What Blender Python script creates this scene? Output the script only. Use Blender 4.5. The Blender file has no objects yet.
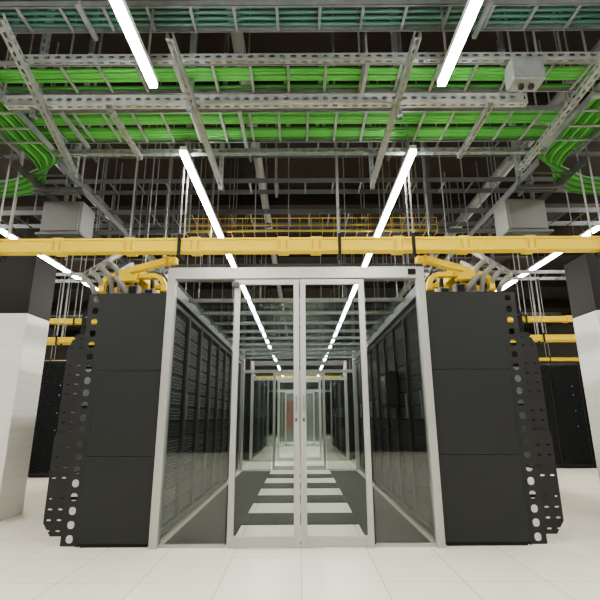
import bpy, bmesh, math, random
from mathutils import Vector, Matrix
random.seed(4)
C = bpy.context.scene.collection
WL = {}

# ---------------- materials ----------------
def mat(name, col, rough=0.6, metal=0.0, noise=0.0, nscale=8.0, emit=None, es=0.0, bump=0.0, spec=0.5):
    m = bpy.data.materials.new(name); m.use_nodes = True
    nt = m.node_tree; b = nt.nodes["Principled BSDF"]
    b.inputs["Base Color"].default_value = (*col, 1)
    b.inputs["Roughness"].default_value = rough
    b.inputs["Metallic"].default_value = metal
    b.inputs["Specular IOR Level"].default_value = spec
    if noise > 0 or bump > 0:
        tc = nt.nodes.new("ShaderNodeTexCoord")
        n = nt.nodes.new("ShaderNodeTexNoise"); n.inputs["Scale"].default_value = nscale
        n.inputs["Detail"].default_value = 4
        nt.links.new(tc.outputs["Object"], n.inputs["Vector"])
        if noise > 0:
            r = nt.nodes.new("ShaderNodeMixRGB")
            r.inputs[1].default_value = (*[c*(1-noise) for c in col], 1)
            r.inputs[2].default_value = (*[min(1, c*(1+noise)) for c in col], 1)
            nt.links.new(n.outputs["Fac"], r.inputs[0]); nt.links.new(r.outputs[0], b.inputs["Base Color"])
        if bump > 0:
            bp = nt.nodes.new("ShaderNodeBump"); bp.inputs["Strength"].default_value = bump
            nt.links.new(n.outputs["Fac"], bp.inputs["Height"]); nt.links.new(bp.outputs[0], b.inputs["Normal"])
    if emit:
        b.inputs["Emission Color"].default_value = (*emit, 1)
        b.inputs["Emission Strength"].default_value = es
    return m

def brickmat(name, c1, c2, cm, w, h, mortar, rough=0.5, scale=1.0, axes="XY", spec=0.5, offs=0.0):
    m = mat(name, c1, rough, spec=spec); nt = m.node_tree; b = nt.nodes["Principled BSDF"]
    tc = nt.nodes.new("ShaderNodeTexCoord")
    sx = nt.nodes.new("ShaderNodeSeparateXYZ"); cx = nt.nodes.new("ShaderNodeCombineXYZ")
    nt.links.new(tc.outputs["Object"], sx.inputs[0])
    nt.links.new(sx.outputs[axes[0]], cx.inputs[0]); nt.links.new(sx.outputs[axes[1]], cx.inputs[1])
    br = nt.nodes.new("ShaderNodeTexBrick")
    br.offset = offs; br.inputs["Scale"].default_value = scale
    br.inputs["Color1"].default_value = (*c1, 1); br.inputs["Color2"].default_value = (*c2, 1)
    br.inputs["Mortar"].default_value = (*cm, 1); br.inputs["Mortar Size"].default_value = mortar
    br.inputs["Brick Width"].default_value = w; br.inputs["Row Height"].default_value = h
    br.inputs["Mortar Smooth"].default_value = 0.1
    nt.links.new(cx.outputs[0], br.inputs["Vector"]); nt.links.new(br.outputs["Color"], b.inputs["Base Color"])
    return m

def glassmat(name, tint, refl, trans=(0.9, 0.93, 0.92)):
    m = bpy.data.materials.new(name); m.use_nodes = True
    nt = m.node_tree; nt.nodes.clear()
    o = nt.nodes.new("ShaderNodeOutputMaterial"); mx = nt.nodes.new("ShaderNodeMixShader")
    t = nt.nodes.new("ShaderNodeBsdfTransparent"); g = nt.nodes.new("ShaderNodeBsdfGlossy")
    t.inputs[0].default_value = (*trans, 1); g.inputs[0].default_value = (*tint, 1)
    g.inputs["Roughness"].default_value = 0.02
    mx.inputs[0].default_value = refl
    nt.links.new(t.outputs[0], mx.inputs[1]); nt.links.new(g.outputs[0], mx.inputs[2]); nt.links.new(mx.outputs[0], o.inputs[0])
    return m

def meshdoor(name, col, fac):
    m = bpy.data.materials.new(name); m.use_nodes = True
    nt = m.node_tree; b = nt.nodes["Principled BSDF"]; o = nt.nodes["Material Output"]
    b.inputs["Base Color"].default_value = (*col, 1); b.inputs["Roughness"].default_value = 0.5
    b.inputs["Specular IOR Level"].default_value = 0.2
    t = nt.nodes.new("ShaderNodeBsdfTransparent"); mx = nt.nodes.new("ShaderNodeMixShader")
    mx.inputs[0].default_value = fac
    nt.links.new(t.outputs[0], mx.inputs[1]); nt.links.new(b.outputs[0], mx.inputs[2]); nt.links.new(mx.outputs[0], o.inputs[0])
    return m

M = dict(
 floor=brickmat("floor_tiles", (0.88,0.84,0.67), (0.85,0.81,0.645), (0.50,0.47,0.38), 0.52, 0.52, 0.0035, 0.26, spec=0.5),
 ceil=mat("dark_ceiling", (0.012,0.009,0.007), 0.9, noise=0.4, nscale=1.5, spec=0.1),
 wall=mat("dark_wall", (0.018,0.015,0.013), 0.8, noise=0.2, nscale=2, spec=0.2),
 white=brickmat("white_panel", (0.72,0.715,0.67), (0.71,0.705,0.66), (0.55,0.545,0.51), 5.0, 0.10, 0.002, 0.55, axes="XZ"),
 brown=mat("dark_brown_band", (0.007,0.005,0.0045), 0.6, noise=0.15, nscale=3, spec=0.15),
 black=mat("black_paint", (0.006,0.006,0.0065), 0.5, noise=0.15, nscale=3, spec=0.3),
 blackp=mat("charcoal_panel", (0.0105,0.0115,0.012), 0.45, noise=0.12, nscale=2, bump=0.02, spec=0.25),
 blackm=mat("matte_black", (0.005,0.005,0.0055), 0.75, spec=0.2),
 alu=mat("brushed_aluminium", (0.42,0.42,0.40), 0.38, 0.5, noise=0.08, nscale=20),
 steel=mat("galvanised_steel", (0.20,0.22,0.22), 0.42, 0.6, noise=0.35, nscale=14),
 steelb=mat("bright_galvanised_steel", (0.36,0.38,0.38), 0.40, 0.6, noise=0.25, nscale=14),
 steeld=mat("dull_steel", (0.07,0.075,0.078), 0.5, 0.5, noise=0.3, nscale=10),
 rod=mat("threaded_rod_zinc", (0.16,0.16,0.15), 0.5, 0.5, noise=0.1),
 yellow=mat("yellow_plastic", (0.72,0.50,0.0), 0.5, noise=0.06, nscale=4, spec=0.12),
 yellowd=mat("yellow_plastic_dark", (0.48,0.31,0.0), 0.5, noise=0.1, nscale=4, spec=0.12),
 yelloww=mat("yellow_wire", (0.34,0.22,0.0), 0.5, noise=0.1, nscale=4, spec=0.2),
 green=mat("green_cable", (0.018,0.12,0.015), 0.55, noise=0.4, nscale=5, spec=0.2),
 greenb=mat("bright_green_cable", (0.045,0.25,0.03), 0.55, noise=0.3, nscale=5, spec=0.2),
 teal=mat("teal_cable", (0.015,0.075,0.055), 0.5, noise=0.3, nscale=5),
 grey=mat("grey_box", (0.085,0.086,0.082), 0.5, noise=0.08, nscale=4),
 hose=mat("grey_hose", (0.15,0.145,0.135), 0.6, noise=0.25, nscale=20),
 lampbody=mat("lamp_housing", (0.5,0.5,0.5), 0.5, noise=0.02),
 glow=mat("lamp_diffuser", (0.9,0.9,0.9), 0.5, emit=(1.0,0.975,0.90), es=155),
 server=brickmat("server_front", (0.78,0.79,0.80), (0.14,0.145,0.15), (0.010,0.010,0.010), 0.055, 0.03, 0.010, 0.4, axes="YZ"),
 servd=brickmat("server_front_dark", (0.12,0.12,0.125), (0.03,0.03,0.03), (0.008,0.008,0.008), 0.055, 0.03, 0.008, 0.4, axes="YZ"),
 glass=glassmat("clear_glass", (0.9,0.95,1.0), 0.04),
 glassr=glassmat("roof_glass", (0.9,0.95,1.0), 0.16, (0.75,0.77,0.76)),
 glasst=glassmat("tinted_glass", (0.9,0.95,1.0), 0.07, (0.76,0.78,0.77)),
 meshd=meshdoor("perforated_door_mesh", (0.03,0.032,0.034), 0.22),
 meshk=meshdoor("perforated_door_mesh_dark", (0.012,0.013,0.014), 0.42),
 vent=brickmat("vented_tile", (0.003,0.003,0.0034), (0.0025,0.0025,0.003), (0.002,0.002,0.002), 0.03, 0.012, 0.004, 0.7, spec=0.08),
 red=mat("red_panel", (0.22,0.07,0.055), 0.5, noise=0.3, nscale=3),
 led=mat("blue_led", (0.1,0.4,0.9), 0.4, emit=(0.35,0.6,0.9), es=0.6),
 screen=mat("dark_screen", (0.01,0.01,0.012), 0.15),
)

# ---------------- helpers ----------------
def reg(ob, parent=None, wl=Vector((0,0,0))):
    C.objects.link(ob)
    wl = Vector(wl)
    if parent is not None:
        ob.parent = parent; ob.location = wl - WL[parent.name]
    else:
        ob.location = wl
    WL[ob.name] = wl
    return ob

def tag(ob, label=None, cat=None, group=None, kind=None):
    if label: ob["label"] = label
    if cat: ob["category"] = cat
    if group: ob["group"] = group
    if kind: ob["kind"] = kind
    return ob

def thing(name, loc, label, cat, group=None):
    e = bpy.data.objects.new(name, None); e.empty_display_size = 0.1
    reg(e, None, loc); return tag(e, label, cat, group)

BF = [(0,1,3,2),(4,6,7,5),(0,4,5,1),(2,3,7,6),(0,2,6,4),(1,5,7,3)]
def boxes(name, bl, m, parent=None, bevel=0.0):
    lo = [min(b[i] for b in bl) for i in (0,2,4)]; hi = [max(b[i] for b in bl) for i in (1,3,5)]
    c = Vector(((lo[0]+hi[0])/2,(lo[1]+hi[1])/2,lo[2]))
    V=[];F=[]
    for b in bl:
        n=len(V)
        for x in (b[0],b[1]):
            for y in (b[2],b[3]):
                for z in (b[4],b[5]): V.append((x-c.x,y-c.y,z-c.z))
        F += [tuple(n+i for i in f) for f in BF]
    me = bpy.data.meshes.new(name); me.from_pydata(V,[],F); me.materials.append(m)
    bm=bmesh.new(); bm.from_mesh(me); bmesh.ops.recalc_face_normals(bm, faces=bm.faces); bm.to_mesh(me); bm.free()
    ob = bpy.data.objects.new(name, me); reg(ob, parent, c)
    if bevel>0:
        md = ob.modifiers.new("bevel","BEVEL"); md.width=bevel; md.segments=2; md.limit_method='ANGLE'
    return ob

def tube(name, pts, r, m, parent=None, sides=8, smooth=True):
    pts=[Vector(p) for p in pts]; c=pts[0].copy()
    V=[];F=[]; up0=None
    for i,p in enumerate(pts):
        a=pts[max(0,i-1)]; b=pts[min(len(pts)-1,i+1)]; t=(b-a).normalized()
        ref = Vector((0,0,1)) if abs(t.z)<0.9 else Vector((1,0,0))
        if up0 is not None: ref=up0
        s=t.cross(ref).normalized(); u=s.cross(t).normalized(); up0=u
        for k in range(sides):
            an=2*math.pi*k/sides; V.append(tuple(p-c+s*math.cos(an)*r+u*math.sin(an)*r))
    for i in range(len(pts)-1):
        for k in range(sides):
            F.append((i*sides+k,i*sides+(k+1)%sides,(i+1)*sides+(k+1)%sides,(i+1)*sides+k))
    F.append(tuple(range(sides))); F.append(tuple(len(V)-1-k for k in range(sides)))
    me=bpy.data.meshes.new(name); me.from_pydata(V,[],F); me.materials.append(m)
    if smooth:
        for p in me.polygons: p.use_smooth = len(p.vertices)==4
    return reg(bpy.data.objects.new(name,me), parent, c)

def catmull(P, n=6):
    P=[Vector(p) for p in P]; Q=[P[0]*2-P[1]]+P+[P[-1]*2-P[-2]]; out=[]
    for i in range(1,len(Q)-2):
        for k in range(n):
            t=k/n; a,b,c,d=Q[i-1],Q[i],Q[i+1],Q[i+2]
            out.append(0.5*((2*b)+(c-a)*t+(2*a-5*b+4*c-d)*t*t+(3*b-a-3*c+d)*t**3))
    out.append(P[-1]); return out

def plate(V,F,o,u,v,nu,nv,cw,ch,rx,ry,skip=lambda i,j:False,sq=False):
    o,u,v=Vector(o),Vector(u),Vector(v)
    for i in range(nu):
        for j in range(nv):
            c=o+u*(i+.5)*cw+v*(j+.5)*ch; n=len(V)
            if skip(i,j):
                for a,b in ((-1,-1),(1,-1),(1,1),(-1,1)): V.append(c+u*a*cw/2+v*b*ch/2)
                F.append((n,n+1,n+2,n+3)); continue
            outer=[(-1,-1),(-.4,-1),(.4,-1),(1,-1),(1,-.4),(1,.4),(1,1),(.4,1),(-.4,1),(-1,1),(-1,.4),(-1,-.4)]
            for a,b in outer: V.append(c+u*a*cw/2+v*b*ch/2)
            for a,b in outer:
                an=math.atan2(b,a); x,y=math.cos(an),math.sin(an)
                V.append(c+u*x*rx+v*y*ry)
            for k in range(12): F.append((n+k,n+(k+1)%12,n+12+(k+1)%12,n+12+k))

STR={}
def strut(p0,p1,h=0.05,w=0.05,m=None,name="support_channel",label="galvanised slotted steel support channel hanging under the ceiling",parent=None,group="slotted ceiling support channels"):
    p0,p1=Vector(p0),Vector(p1); L=(p1-p0).length; m=m or M['steel']
    key=(round(L,3),h,w,m.name)
    if key not in STR:
        V=[];F=[]; n=max(1,int(round(L/0.075))); cw=L/n
        plate(V,F,(0,-w/2,-h/2),(1,0,0),(0,0,1),n,1,cw,h,cw*.30,h*.2)
        plate(V,F,(0,-w/2,-h/2),(1,0,0),(0,1,0),n,1,cw,w,cw*.30,w*.2)
        plate(V,F,(0,w/2,-h/2),(1,0,0),(0,0,1),n,1,cw,h,cw*.30,h*.2)
        k=len(V)
        for q in ((0,-w/2),(L,-w/2),(L,-w/2+.3*w),(0,-w/2+.3*w),(0,w/2),(L,w/2),(L,w/2-.3*w),(0,w/2-.3*w)):
            V.append(Vector((q[0],q[1],h/2)))
        F+= [(k,k+1,k+2,k+3),(k+4,k+5,k+6,k+7)]
        me=bpy.data.meshes.new("channel"); me.from_pydata([tuple(v) for v in V],[],F); me.materials.append(m); STR[key]=me
    ob=bpy.data.objects.new(name,STR[key]); reg(ob,parent,p0)
    d=(p1-p0).normalized(); ob.rotation_mode='QUATERNION'; ob.rotation_quaternion=d.to_track_quat('X','Z')
    if parent is None: tag(ob,label,"support channel",group)
    return ob

def kids(o): return [c for c in bpy.data.objects if c.parent==o]
def tree(o): return [(c,tree(c)) for c in kids(o)]
def copy_tree(t,newp):
    for c,sub in t:
        k=c.copy(); C.objects.link(k); k.parent=newp; copy_tree(sub,k)
def copy_thing(o,loc,rotz=None,t=None):
    k=o.copy(); C.objects.link(k); k.location=loc
    if rotz is not None: k.rotation_euler[2]=rotz
    copy_tree(t if t is not None else tree(o),k); WL[k.name]=Vector(loc); return k

ZC=5.2
# ---------------- room ----------------
def struct(o): o["kind"]="structure"; return o
struct(boxes("floor",[(-12,12,-6,28,-0.1,0)],M['floor']))
struct(boxes("ceiling",[(-12,12,-6,28,ZC,ZC+.1)],M['ceil']))
struct(boxes("wall_back",[(-12,12,28,28.1,0,ZC)],M['wall']))
struct(boxes("wall_left",[(-12.1,-12,-6,28,0,ZC)],M['wall']))
struct(boxes("wall_right",[(12,12.1,-6,28,0,ZC)],M['wall']))
struct(boxes("wall_front",[(-12,12,-6.1,-6,0,ZC)],M['wall']))
for i in range(9):
    y=2.0+i*2.8
    struct(boxes("trim_%d"%(i+1),[(-11.9,11.9,y,y+.18,ZC-.35,ZC)],M['ceil']))

for x0,x1 in ((-4.6,-3.08),(3.35,4.9)):
    e=thing("partition_block",(((x0+x1)/2),5.13,0),"tall white-clad partition block with a dark brown top band","partition","white partition blocks")
    boxes("cladding",[(x0,x1,4.9,5.36,0.0,2.17)],M['white'],e,0.008)
    boxes("top_band",[(x0,x1,4.9,5.36,2.17,2.86)],M['brown'],e,.005)

# ---------------- lights ----------------
def lamp(x,y,z,w):
    e=thing("linear_lamp",(x,y,z),"long white linear ceiling lamp, switched on","lamp","linear ceiling lamps")
    boxes("housing",[(x-w/2,x+w/2,y-.74,y+.74,z+.02,z+.06)],M['lampbody'],e)
    boxes("diffuser",[(x-w/2+.003,x+w/2-.003,y-.738,y+.738,z-.01,z+.02)],M['glow'],e)
    for dy in (-.6,.6): boxes("hanger",[(x-.006,x+.006,y+dy-.006,y+dy+.006,z+.06,ZC)],M['rod'],e)
    return e
L0=lamp(-1.02,-4.1,3.265,.058); t0=tree(L0)
ys=[-4.1+1.5*i for i in range(5)]+[4.18+1.5*i for i in range(15)]
for x in (-1.02,1.0):
    for y in ys:
        if (x,y)!=(-1.02,-4.1): copy_thing(L0,(x,y,3.265),t=t0)
L1=lamp(-5.9,-4.0,4.6,.12); t1=tree(L1)
for x in (-5.9,5.9):
    for i in range(20):
        if (x,i)!=(-5.9,0): copy_thing(L1,(x,-4+1.5*i,4.6),t=t1)

# ---------------- floor tiles in aisle ----------------
def vt(x0,x1,y0,y1):
    o=boxes("vented_floor_tile",[(x0+.002,x1-.002,y0+.002,y1-.002,0.0,0.006)],M['vent'])
    tag(o,"black vented raised-floor tile in the enclosed aisle","floor tile","vented aisle floor tiles")
edges=[4.06,4.15]
for k in range(5): edges += [4.75+1.14*k, 5.29+1.14*k]
for k in range(len(edges)-1):
    y0,y1=edges[k],min(edges[k+1],9.2)
    if y0>=9.15: break
    vt(-1.14,-.58,y0,y1); vt(.56,1.08,y0,y1)
    if k%2==0: vt(-.58,-.01,y0,y1); vt(-.01,.56,y0,y1)

# ---------------- racks ----------------
def rack(front,kind):
    e=thing("server_rack",(0,0,0),"tall black server rack with perforated door facing the enclosed aisle","server rack","server racks along the enclosed aisle")
    d=.31
    boxes("body",[(-d,d-.03,-.295,-.275,.03,2.08),(-d,d-.03,.275,.295,.03,2.08),(-d,-d+.02,-.275,.275,.03,2.08),
                  (-d+.02,d-.03,-.275,.275,2.06,2.08),(-d+.02,d-.03,-.275,.275,.03,.06)],M['blackm'],e)
    for sx in (-.25,.22):
        for sy in (-.24,.24): boxes("foot",[(sx-.02,sx+.02,sy-.02,sy+.02,0,.03)],M['steeld'],e)
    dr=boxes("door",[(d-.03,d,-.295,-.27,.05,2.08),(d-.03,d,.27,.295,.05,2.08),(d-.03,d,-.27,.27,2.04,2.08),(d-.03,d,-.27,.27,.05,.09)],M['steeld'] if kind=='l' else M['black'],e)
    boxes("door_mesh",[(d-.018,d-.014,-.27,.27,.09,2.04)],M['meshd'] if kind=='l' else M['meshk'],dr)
    boxes("door_handle",[(d,d+.02,.255,.28,1.0,1.25)],M['steel'],dr,.004)
    z=.11
    for i in range(13):
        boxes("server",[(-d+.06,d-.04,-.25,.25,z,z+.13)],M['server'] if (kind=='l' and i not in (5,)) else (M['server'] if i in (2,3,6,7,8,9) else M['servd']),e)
        z+=.147
    return e
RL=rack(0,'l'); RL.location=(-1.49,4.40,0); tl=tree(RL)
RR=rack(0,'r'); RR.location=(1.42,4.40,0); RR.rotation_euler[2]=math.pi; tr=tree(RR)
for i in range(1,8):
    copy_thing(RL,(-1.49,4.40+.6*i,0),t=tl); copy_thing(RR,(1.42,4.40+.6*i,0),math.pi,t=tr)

# end panels
for x0,x1 in ((-1.82,-1.235),(1.165,1.86)):
    e=thing("rack_row_end_panel",((x0+x1)/2,4.04,0),"tall charcoal steel end panel closing a rack row","end panel","rack row end panels")
    for a,b in ((0.03,.70),(.704,1.42),(1.424,2.14)):
        boxes("panel_section",[(x0,x1,3.99,4.06,a,b)],M['blackp'],e,.003)
    boxes("plinth",[(x0+.02,x1-.02,4.0,4.06,0,.03)],M['blackm'],e)

# perforated cable managers beside the end panels
def platemesh(name,parent,loc,nu,nv,cw,ch,rx,ry,s,m,skip=lambda i,j:False,cuts=()):
    V=[];F=[]
    plate(V,F,(0,0,0),(1,0,0),(0,0,1),nu,nv,cw,ch,rx,ry,skip=skip)
    bm=bmesh.new(); vs=[bm.verts.new(v) for v in V]
    for f in F: bm.faces.new([vs[k] for k in f])
    bmesh.ops.remove_doubles(bm,verts=bm.verts,dist=1e-4)
    for co,no in cuts:
        g=bm.verts[:]+bm.edges[:]+bm.faces[:]
        bmesh.ops.bisect_plane(bm,geom=g,plane_co=co,plane_no=Vector(no).normalized(),clear_outer=True)
    me=bpy.data.meshes.new(name); bm.to_mesh(me); bm.free(); me.materials.append(m)
    if s<0: me.transform(Matrix.Scale(-1,4,(1,0,0)))
    o=bpy.data.objects.new(name,me); reg(o,parent,loc); md=o.modifiers.new("s","SOLIDIFY"); md.thickness=.004
    return o
def manager(s,xin):
    e=thing("perforated_cable_manager",(xin+s*.15,4.2,0),"black vertical cable manager with round holes and slotted stepped plates","cable manager","perforated cable managers")
    # inner plate with a column of round holes, full height
    platemesh("hole_plate",e,(xin,4.01,.008),1,20,.14,.1065,.030,.032,s,M['blackp'])
    # two stacked slotted plates outside it, with angled outer corners
    W=.17
    platemesh("slotted_wing",e,(xin+s*.135,4.02,.08),2,10,.085,.082,.020,.007,s,M['black'],lambda i,j:(j%5==4),
        (((W-.015,0,10*.082),(.05,0,.015)),((W-.07,0,0),(.10,0,-.07))))
    platemesh("slotted_wing",e,(xin+s*.135,4.035,.86),2,11,.08,.082,.019,.007,s,M['black'],lambda i,j:(j%5==3),
        (((.16-.06,0,11*.082),(.14,0,.06)),))
    platemesh("upper_wing",e,(xin+s*.12,4.05,1.50),1,6,.085,.095,.022,.008,s,M['blackm'],lambda i,j:False,
        (((.04,0,.57),(.14,0,.045)),))
    boxes("post",[(xin+s*.012-.01,xin+s*.012+.01,4.02,4.06,0,2.1)],M['blackm'],e)
    for z in (.35,.72,1.1,1.45):
        boxes("bracket",[(min(xin,xin+s*.28),max(xin,xin+s*.28),4.06,4.07,z,z+.025)],M['blackm'],e)
manager(-1,-1.825); manager(1,1.865)

# ---------------- containment enclosure ----------------
def portal(y,x0,x1,zt,dx0,dx1,name,label,transom=False):
    e=thing(name,((x0+x1)/2,y,0),label,"aisle enclosure")
    for a in (x0,x1-.07): boxes("post",[(a,a+.07,y-.05,y+.04,0,zt)],M['alu'],e,.004)
    boxes("header",[(x0+.07,x1-.07,y-.06,y+.05,zt-.11,zt)],M['alu'] if not transom else M['steeld'],e,.004)
    xm=(dx0+dx1)/2; st=.05
    zd=1.90 if transom else zt-.11
    if transom:
        boxes("transom_bar",[(x0+.07,x1-.07,y-.05,y+.04,1.90,1.96)],M['alu'],e)
    for a,b in ((x0+.07,dx0-.02),(dx1+.02,x1-.07)):
        boxes("fixed_rail",[(a,b,y-.015,y+.015,.0,.025)],M['alu'],e)
        boxes("fixed_pane",[(a,b,y-.004,y+.004,.025,zd)],M['glasst'],e)
    for a,b,hs in ((dx0,xm-.004,1),(xm+.004,dx1,-1)):
        z1=zd-.005
        d=boxes("sliding_door",[(a,a+st,y-.045,y-.015,.01,z1),(b-st,b,y-.045,y-.015,.01,z1),(a+st,b-st,y-.045,y-.015,.01,.09),(a+st,b-st,y-.045,y-.015,z1-.05,z1)],M['alu'],e,.003)
        boxes("door_pane",[(a+st,b-st,y-.034,y-.026,.09,z1-.05)],M['glass'],d)
        hx=(b-.028) if hs==1 else (a+.028)
        boxes("handle",[(hx-.006,hx+.006,y-.080,y-.068,1.06,1.20),(hx-.005,hx+.005,y-.07,y-.045,1.07,1.085),(hx-.005,hx+.005,y-.07,y-.045,1.175,1.19)],M['steel'],d)
        boxes("lock",[(hx-.010,hx+.010,y-.052,y-.045,.98,1.01)],M['steeld'],d)
    return e
E=portal(3.99,-1.225,1.155,2.37,-.60,.59,"aisle_enclosure","aluminium and glass aisle enclosure with double sliding doors")
boxes("motion_sensor",[(1.0,1.07,3.90,3.93,2.29,2.34)],M['blackm'],E,.005)
boxes("door_closer",[(-.62,-.56,3.885,3.93,2.17,2.22)],M['steeld'],E,.004)
boxes("top_rail",[(-1.225,-1.165,4.05,9.2,2.12,2.22)],M['steel'],E)
boxes("top_rail",[(1.095,1.155,4.05,9.2,2.12,2.22)],M['steel'],E)
for i in range(9):
    y=4.5+.58*i
    boxes("roof_bar",[(-1.165,1.095,y,y+.03,2.18,2.22)],M['steel'],E)
for i in range(8):
    y=4.535+.58*i
    boxes("roof_pane",[(-1.165,1.095,y,y+.54,2.20,2.206)],M['glassr'],E)
portal(9.3,-1.225,1.155,2.37,-.56,.50,"aisle_enclosure","far aluminium and glass doors closing the enclosed aisle",True)
portal(11.2,-1.225,1.155,2.37,-.56,.50,"aisle_enclosure","second aluminium and glass aisle doors beyond the first enclosure",True)
portal(16.6,-1.225,1.155,2.37,-.56,.50,"aisle_enclosure","third aluminium and glass aisle doors far down the hall",True)
for i in range(8):
    copy_thing(RL,(-1.49,11.6+.6*i,0),t=tl); copy_thing(RR,(1.42,11.6+.6*i,0),math.pi,t=tr)
e=thing("wall_cabinet",(-.02,20.2,0),"grey cabinet with a small dull red panel","cabinet")
boxes("cabinet_body",[(-1.0,.96,20.0,20.4,0,2.2)],M['hose'],e,.01)
boxes("red_panel",[(-.7,-.35,19.98,20.0,.5,1.7)],M['red'],e,.01)
e=thing("rack_monitor",(1.07,5.2,1.3),"dark flat screen mounted on a rack door","monitor")
boxes("monitor_case",[(.98,1.108,5.15,5.50,1.12,1.52)],M['blackm'],e,.005)
boxes("screen",[(.974,.98,5.18,5.47,1.16,1.48)],M['screen'],e)
boxes("side_cover",[(1.0,1.09,5.144,5.15,1.15,1.49)],M['blackp'],e)

# ---------------- background racks ----------------
def bgrack(w=.6):
    e=thing("server_rack",(0,0,0),"black server rack with tiny status lights","server rack","server racks across the hall")
    boxes("body",[(-.3,.3,-.5,.5,.04,2.07)],M['black'],e,.01)
    boxes("door",[(-.28,.28,-.53,-.5,.08,2.03)],M['meshk'],e)
    boxes("plinth",[(-.28,.28,-.48,.48,0,.04)],M['blackm'],e)
    boxes("status_light",[(.1,.112,-.54,-.53,z,z+.01) for z in (1.6,1.42,1.1,.8)],M['led'],e)
    return e
BR=bgrack(); BR.location=(4.9,9.9,0); tb=tree(BR)
for i in range(1,9): copy_thing(BR,(4.9+.61*i,9.9,0),t=tb)
for i in range(9): copy_thing(BR,(-4.55-.61*i,8.9,0),t=tb)
for i in range(9):
    copy_thing(BR,(4.0+.61*i,14.0,0),t=tb); copy_thing(BR,(-4.0-.61*i,14.0,0),t=tb)

# ---------------- yellow fibre ducts ----------------
def duct(x0,x1,y0,y1,z0,z1,label,axis='X',rods=(),m=None,coup=(),cw=.05):
    m=m or M['yellow']
    e=thing("fibre_duct",((x0+x1)/2,(y0+y1)/2,z0),label,"cable duct","yellow fibre ducts")
    if axis=='X':
        boxes("duct_body",[(x0,x1,y0,y1,z0,z1-.02)],m,e,.006)
        boxes("duct_lid",[(x0,x1,y0-.010,y1+.010,z1-.02,z1)],m,e,.004)
        for c in coup:
            boxes("coupling",[(c-cw,c+cw,y0-.012,y1+.012,z0-.010,z1+.008)],m,e,.005)
            boxes("coupling_clip",[(c+q*cw-.008,c+q*cw+.008,y0-.018,y0-.010,z0+.01,z1-.025) for q in (-.6,)],M['yellowd'],e)
            boxes("coupling_clip",[(c+q*cw-.008,c+q*cw+.008,y0-.018,y0-.010,z0+.01,z1-.025) for q in (.6,)],M['yellowd'],e)
        for c in rods:
            boxes("hanger_bracket",[(c-.014,c+.014,y0-.03,y0-.014,z0-.03,z1+.03),(c-.014,c+.014,y1+.014,y1+.03,z0-.03,z1+.03),(c-.014,c+.014,y0-.03,y1+.03,z0-.045,z0-.03)],M['blackm'],e)
            boxes("hanger_rod",[(c-.006,c+.006,y0-.028,y0-.016,z1+.03,ZC)],M['rod'],e)
            boxes("hanger_rod",[(c-.006,c+.006,y1+.016,y1+.028,z1+.03,ZC)],M['rod'],e)
    else:
        boxes("duct_body",[(x0,x1,y0,y1,z0,z1-.02)],m,e,.006)
        boxes("duct_lid",[(x0-.012,x1+.012,y0,y1,z1-.02,z1)],m,e,.004)
        for c in coup: boxes("coupling",[(x0-.016,x1+.016,c-.07,c+.07,z0-.012,z1+.010)],M['yellowd'],e,.006)
        for c in rods:
            boxes("hanger_bracket",[(x0-.03,x1+.03,c-.018,c+.018,z0-.045,z0-.03),(x0-.03,x0-.016,c-.018,c+.018,z0-.03,z1+.05),(x1+.016,x1+.03,c-.018,c+.018,z0-.03,z1+.05)],M['blackm'],e)
            boxes("hanger_rod",[(x0-.028,x0-.018,c-.006,c+.006,z1+.05,ZC)],M['rod'],e)
            boxes("hanger_rod",[(x1+.018,x1+.028,c-.006,c+.006,z1+.05,ZC)],M['rod'],e)
    return e
duct(-4.6,4.6,3.78,3.88,2.475,2.60,"long yellow fibre duct hanging across the front of the enclosure",rods=(-2.75,-1.09,.36,1.03,2.75),coup=(-2.2,-1.55,-.95,-.15,.15,.9,1.5,2.1))
duct(-1.74,-1.58,4.2,11,2.36,2.46,"yellow fibre duct running along the top of a rack row",'Y',rods=(4.8,6.6,8.6),coup=(5.4,7.5))
duct(1.52,1.68,4.2,11,2.36,2.46,"yellow fibre duct running along the top of a rack row",'Y',rods=(4.8,6.6,8.6),coup=(5.4,7.5))
for y,z in ((7.6,2.28),(8.1,2.72),(12.5,2.5),(12.9,3.1)):
    duct(-11,-2.9,y,y+.14,z,z+.09,"yellow fibre duct hanging over racks across the hall",rods=(-7,-4.2),coup=(-5,-3.5))
    duct(2.9,11,y,y+.14,z,z+.09,"yellow fibre duct hanging over racks across the hall",rods=(7,4.2),coup=(5,3.5))
duct(-3,3,18,18.2,2.45,2.6,"yellow fibre duct crossing above the far aisle",rods=(-2,2),coup=(0,))

def swept(name,pts,w,h,m,parent):
    pts=[Vector(p) for p in pts]; c=pts[0].copy(); V=[];F=[]
    d=(pts[-1]-pts[0]); d.z=0; d.normalize(); sd=Vector((-d.y,d.x,0))
    for i,p in enumerate(pts):
        t=(pts[min(i+1,len(pts)-1)]-pts[max(i-1,0)]).normalized(); n=t.cross(sd).normalized()
        for a,b in ((-1,-1),(1,-1),(1,1),(-1,1)): V.append(tuple(p-c+sd*a*w/2+n*b*h/2))
    for i in range(len(pts)-1):
        for k in range(4): F.append((i*4+k,i*4+(k+1)%4,i*4+4+(k+1)%4,i*4+4+k))
    F.append((3,2,1,0)); q=len(V)-4; F.append((q,q+1,q+2,q+3))
    me=bpy.data.meshes.new(name); me.from_pydata(V,[],F); me.materials.append(m)
    bm=bmesh.new(); bm.from_mesh(me); bmesh.ops.recalc_face_normals(bm,faces=bm.faces); bm.to_mesh(me); bm.free()
    return reg(bpy.data.objects.new(name,me),parent,c)
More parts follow.
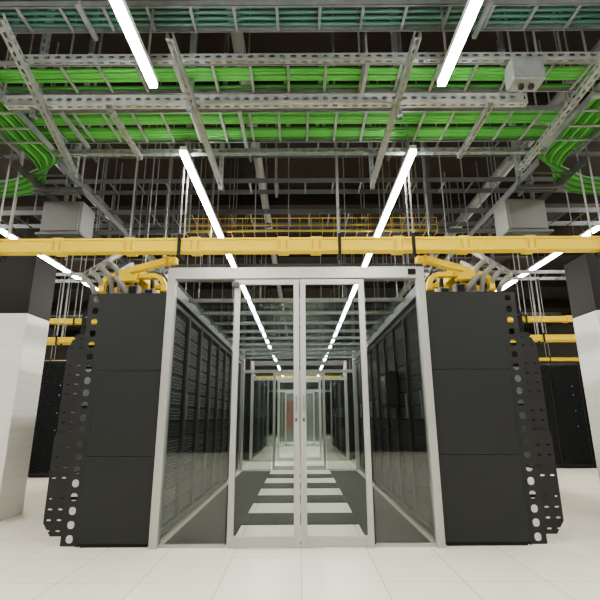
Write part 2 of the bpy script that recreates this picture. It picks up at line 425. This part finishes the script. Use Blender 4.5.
for s,xa in ((-1,-1.66),(1,1.60)):
    for j,yy in enumerate((4.12,4.5,4.95,5.6,6.3)):
        e=thing("duct_outlet",(xa,yy,2.30),"yellow branching duct outlet bending down towards a rack","duct fitting","yellow duct outlets")
        boxes("tee_box",[(xa-.085,xa+.085,yy-.045,yy+.045,2.29,2.40)] if j==0 else [(xa-.09,xa+.09,yy-.05,yy+.05,2.30,2.359)],M['yellow'],e,.006)
        for q in (-1,1):
            x0=xa+q*.075; L=(.28 if q*s<0 else .17)+.05*(j%2)
            P=[(x0,yy,2.345),(x0+q*(L-.09),yy,2.345),(x0+q*(L-.03),yy,2.315),(x0+q*L,yy,2.26),(x0+q*L,yy,2.20)]
            swept("branch_spout",P,.07,.045,M['yellow'],e)
            boxes("spout_rim",[(x0+q*L-.033,x0+q*L+.033,yy-.042,yy+.042,2.18,2.20)],M['yellowd'],e,.003)
            boxes("branch_collar",[(min(x0+q*.03,x0+q*.05),max(x0+q*.03,x0+q*.05),yy-.042,yy+.042,2.315,2.375)],M['yellowd'],e,.003)
    e=thing("duct_link",(xa-s*.3,3.9,2.4),"sloping yellow duct link joining two duct runs","duct fitting","sloping yellow duct links")
    swept("link_body",[(xa-s*.50,3.97,2.45),(xa-s*.40,3.97,2.445),(xa-s*.2,4.0,2.40),(xa-s*.05,4.02,2.37)],.07,.055,M['yellow'],e)
    boxes("link_collar",[(xa-s*.42-.015,xa-s*.42+.015,3.93,4.01,2.40,2.485)],M['yellowd'],e,.004)
    for i in range(12):
        xx=xa+s*(-.36+.055*i); y0=4.28+.2*(i%3)
        P=[(xx,y0,2.09),(xx+s*.01,y0,2.2),(xx+s*.04,y0+.05,2.34+.05*(i%2)),(xx+s*.11,y0+.1,2.44+.05*(i%3)),(xx+s*.16,y0+.3,2.56),(xx+s*.18,y0+.9,2.72+.05*(i%3))]
        o=tube("flexible_conduit",catmull(P,5),.016+.006*(i%2),M['hose'] if i%3 else M['blackm'],None,8); tag(o,"grey flexible conduit rising from a rack top" if i%3 else "black flexible conduit rising from a rack top","conduit","flexible conduits on the racks")
    for i in range(5):
        xx=xa+s*(.02+.075*i); h=2.24+.05*((i*3)%4)
        P=[(xx,4.22,2.09),(xx+s*.0,4.10,h-.03),(xx+s*.05,4.05,h+.05),(xx+s*.12,4.12,h+.10),(xx+s*.16,4.3,h+.22),(xx+s*.15,4.6,h+.4)]
        o=tube("flexible_conduit",catmull(P,5),.024,M['hose'],None,10); tag(o,"thick grey flexible conduit arching over a rack top","conduit","thick grey flexible conduits")
    for j in range(2):
      for i in range(4):
        xx=xa-s*.36+s*.155*i; y0=4.17 if j==0 else 4.95
        e2=thing("connector_box",(xx,y0,2.08),"small grey connector box on a rack top","connector box","grey connector boxes")
        zt=2.19+.035*((i+j)%3)
        boxes("box_shell",[(xx-.05,xx+.05,y0-.05,y0+.05,2.08,zt)],M['hose'] if i%2 else M['grey'],e2,.008)
        boxes("cover",[(xx-.035,xx+.035,y0-.058,y0-.05,2.14,zt-.015)],M['blackm'],e2,.003)

# yellow wire basket
e=thing("wire_basket_tray",(0.1,5.5,3.4),"yellow wire basket tray above the enclosure","cable tray")
by=5.4
boxes("rail",[(-1.5,1.8,yy,yy+.007,zz,zz+.007) for yy in (by,by+.4) for zz in (3.36,3.45,3.55)],M['yelloww'],e)
boxes("cross_wire",[(-1.5+.15*i,-1.495+.15*i,by,by+.41,3.355,3.360) for i in range(23)]+[(-1.5+.15*i,-1.495+.15*i,by-.005,by,3.36,3.55) for i in range(23)],M['yelloww'],e)
for x in (-1.45,-.45,.6,1.7):
    boxes("hanger_rod",[(x-.005,x+.005,by-.01,by,3.36,ZC)],M['rod'],e)
for i in range(5):
    y=5.46+.07*i
    o=tube("data_cable",[(-1.5,y,3.38),(-.5,y+.01,3.377),(.6,y-.01,3.38),(1.8,y,3.378)],.014,M['blackm'],None,8); tag(o,"black data cable lying in the yellow basket","cable","black cables in the yellow basket")

# ---------------- cable trays ----------------
def trayX(x0,x1,y0,y1,z,h=.08,m=None,rods=(),rung=.3,label="galvanised steel ladder cable tray hanging from the ceiling"):
    m=m or M['steel']
    e=thing("cable_tray",((x0+x1)/2,(y0+y1)/2,z),label,"cable tray","hanging cable trays")
    for a in (y0,y1-.012): boxes("side_rail",[(x0,x1,a,a+.004,z,z+h),(x0,x1,a,a+.012,z,z+.004),(x0,x1,a,a+.012,z+h-.004,z+h)],m,e)
    n=int((x1-x0)/rung)
    for i in range(min(n,60)):
        x=x0+rung*(i+.5); boxes("rung",[(x-.010,x+.010,y0+.012,y1-.012,z+.004,z+.016)],m,e)
    for x in rods:
        for a in (y0-.015,y1+.015): boxes("hanger_rod",[(x-.006,x+.006,a-.006,a+.006,z-.03,ZC)],M['rod'],e)
        boxes("hanger_bar",[(x-.015,x+.015,y0-.04,y1+.04,z-.03,z-.002)],m,e)
    return e
def trayY(x0,x1,y0,y1,z,h=.08,m=None,rods=(),rung=.3,label="galvanised steel ladder cable tray hanging from the ceiling"):
    m=m or M['steel']
    e=thing("cable_tray",((x0+x1)/2,(y0+y1)/2,z),label,"cable tray","hanging cable trays")
    for a in (x0,x1-.012): boxes("side_rail",[(a,a+.004,y0,y1,z,z+h),(a,a+.012,y0,y1,z,z+.004),(a,a+.012,y0,y1,z+h-.004,z+h)],m,e)
    n=int((y1-y0)/rung)
    for i in range(min(n,60)):
        y=y0+rung*(i+.5); boxes("rung",[(x0+.012,x1-.012,y-.010,y+.010,z+.004,z+.016)],m,e)
    for y in rods:
        for a in (x0-.015,x1+.015): boxes("hanger_rod",[(a-.006,a+.006,y-.006,y+.006,z-.03,ZC)],M['rod'],e)
        boxes("hanger_bar",[(x0-.04,x1+.04,y-.02,y+.02,z-.03,z-.002)],m,e)
    return e
trayX(-3.3,3.3,2.72,3.02,3.52,h=.05,rods=(-2.4,.5,1.75),rung=.28)
trayX(-3.3,3.3,3.24,3.68,3.52,h=.05,rods=(-2.0,-.5,2.3),rung=.25)
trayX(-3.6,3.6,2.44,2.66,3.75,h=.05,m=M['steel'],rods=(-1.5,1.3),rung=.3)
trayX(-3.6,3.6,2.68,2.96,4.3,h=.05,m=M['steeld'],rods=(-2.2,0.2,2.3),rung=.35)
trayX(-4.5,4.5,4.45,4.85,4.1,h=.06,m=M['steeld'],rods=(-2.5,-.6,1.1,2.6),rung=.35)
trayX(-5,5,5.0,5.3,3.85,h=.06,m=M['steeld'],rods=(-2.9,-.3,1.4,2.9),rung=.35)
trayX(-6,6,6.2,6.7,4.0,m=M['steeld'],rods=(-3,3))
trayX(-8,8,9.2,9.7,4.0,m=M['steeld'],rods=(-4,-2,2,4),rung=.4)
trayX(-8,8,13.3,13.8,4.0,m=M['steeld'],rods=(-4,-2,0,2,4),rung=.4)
trayY(-2.75,-2.3,3.8,12.3,3.35,m=M['steeld'],rods=(4.2,5.6,7.4,9.2),rung=.35)
trayY(2.3,2.75,3.8,12.3,3.35,m=M['steeld'],rods=(4.2,5.6,7.4,9.2),rung=.35)
trayY(-2.62,-2.28,2.0,3.7,3.40,h=.06,rods=(2.9,),rung=.2)
trayY(2.28,2.62,2.0,3.7,3.40,h=.06,rods=(2.9,),rung=.2)

def cableX(y,z,x0,x1,r,m,lab,grp):
    pts=[];n=10
    ph=random.random()*6
    for i in range(n+1):
        x=x0+(x1-x0)*i/n; pts.append((x,y+.004*math.sin(ph+i*.8),z+.002*math.sin(ph*2+i*1.3)))
    o=tube("data_cable",catmull(pts,3),r,m,None,8); tag(o,lab,"cable",grp)
G1="green data cables in the overhead trays"
for y,z in ((2.80,3.548),(2.833,3.548),(2.866,3.548),(2.899,3.548),(2.98,3.548)):
    cableX(y,z,-3.25,3.25,.0145,M['green'] if y>2.9 else M['greenb'],"long green data cable lying in a steel tray",G1)
for i,y in enumerate((3.285,3.319,3.353,3.387,3.421,3.51,3.544,3.578,3.612,3.65)):
    cableX(y,3.549,-3.25,3.25,.015,[M['greenb'],M['green'],M['greenb'],M['greenb']][i%4],"long green data cable lying in a steel tray",G1)
for i in range(4): cableX(2.47+.05*i,3.785,-3.5,3.5,.014,M['teal'],"dark teal cable lying in a high steel tray","teal cables in the high trays")
for i in range(4): cableX(2.72+.06*i,4.33,-3.5,3.5,.014,M['teal'],"dark teal cable lying in a high steel tray","teal cables in the high trays")
for x in (-.10,.17,.22):
    o=tube("data_cable",catmull([(x,2.72,3.60),(x,2.9,3.60),(x,3.2,3.61),(x,3.5,3.60),(x,3.62,3.59)],4),.018,M['greenb'],None,6)
    tag(o,"short green data cable crossing between two trays","cable",G1)
for s in (-1,1):
    for i in range(7):
        o_=.045*i; z=3.45
        P=[(s*(4.2),4.62-o_,z),(s*3.2,4.55-o_,z),(s*(2.75-o_*.3),4.30-o_,z),(s*(2.60-o_),3.90-o_*.3,z+.01),(s*(2.59-o_),3.5,3.46),(s*(2.58-o_),3.0,3.46),(s*(2.58-o_),2.1,3.46)]
        o=tube("data_cable",catmull(P,6),.018,[M['green'],M['greenb']][i%2],None,8)
        tag(o,"green data cable bending sideways out of a tray","cable","bending green data cables")

# support channels
zb=3.375
strut((-2.25,2.93,zb),(1.75,2.93,zb),.09,.05,M['steelb'],label="heavy bright galvanised slotted channel spanning under the trays")
strut((-1.95,2.60,3.46),(2.25,2.60,3.46),.055,.04)
strut((-2.25,3.58,zb-.02),(2.25,3.58,zb-.02),.05,.04)
for x in (-.80,.74): strut((x,2.25,3.3075),(x,4.05,3.3075),.045,.045)
for x in (-1.45,1.46): strut((x,2.90,3.31),(x,3.60,3.31),.04,.04)
strut((-1.76,2.1,3.305),(-2.16,3.8,3.305),.05,.05)
strut((2.02,2.1,3.305),(2.12,3.8,3.305),.05,.05)
for x,y in ((-.83,2.88),(.78,2.98),(-2.05,2.96),(-.8,4.07),(.74,4.07),(-2.16,3.83),(2.12,3.83)):
    strut((x,y,3.25),(x,y,ZC),.04,.04,label="vertical galvanised slotted channel hanging from the ceiling")
for y in (5.9,7.4,10.4):
    for x in (-3.4,-1.6,1.9,3.4):
        strut((x,y,3.6),(x,y,ZC),.045,.045,M['steeld'],label="vertical dull slotted channel hanging from the ceiling")
    strut((-3.4,y+.05,3.6),(3.4,y+.05,3.6),.06,.05,M['steeld'],label="dull slotted channel spanning the ceiling void")

for x,r,z in ((-.62,.065,4.75),(3.2,.09,4.75),(-3.6,.09,4.75)):
    o=tube("ceiling_pipe",[(x,-2,z),(x,10,z),(x,26,z)],r,M['grey'],None,12); tag(o,"grey insulated pipe running under the ceiling","pipe","ceiling pipes")
for x in (-2.62,2.50):
    e=thing("junction_box",(x,4.65,2.98),"grey metal junction box hanging below a tray","junction box","hanging grey junction boxes")
    boxes("box_shell",[(x-.22,x+.22,4.5,4.8,2.97,3.351)],M['grey'],e,.008)
    boxes("cover",[(x-.20,x+.20,4.485,4.5,2.99,3.33)],M['grey'],e,.006)
    boxes("bottom_flange",[(x-.25,x+.25,4.47,4.83,2.945,2.97)],M['steeld'],e)
e=thing("junction_box",(1.6,2.64,3.25),"grey metal junction box fixed to a support channel","junction box")
boxes("box_shell",[(1.48,1.70,2.57,2.70,3.26,3.433)],M['steel'],e,.008)
boxes("cover",[(1.50,1.68,2.56,2.57,3.28,3.41)],M['steel'],e,.004)
boxes("cable_gland",[(1.54,1.57,2.62,2.65,3.23,3.26)],M['blackm'],e,.003)
boxes("cable_gland",[(1.61,1.64,2.62,2.65,3.23,3.26)],M['blackm'],e,.003)
for i in range(44):
    x=random.uniform(-3.2,3.2); y=random.uniform(4.3,8.5); z=random.uniform(2.8,3.5)
    o=boxes("threaded_rod",[(x-.005,x+.005,y-.005,y+.005,z,ZC)],M['rod']); tag(o,"thin zinc threaded rod hanging from the ceiling","threaded rod","hanging threaded rods")

# ---------------- world & camera ----------------
w=bpy.data.worlds.new("world"); bpy.context.scene.world=w; w.use_nodes=True
w.node_tree.nodes["Background"].inputs[0].default_value=(0.9,0.95,1,1)
w.node_tree.nodes["Background"].inputs[1].default_value=0.25
cam=bpy.data.cameras.new("camera"); co=bpy.data.objects.new("camera",cam); C.objects.link(co)
cam.sensor_width=36; cam.lens=36*445/600; cam.clip_end=100
R=Matrix.Rotation(math.radians(90+14.7),4,'X') @ Matrix.Rotation(math.radians(-0.3),4,'Z')
co.matrix_world=Matrix.Translation((0,0,1.02)) @ R
bpy.context.scene.camera=co
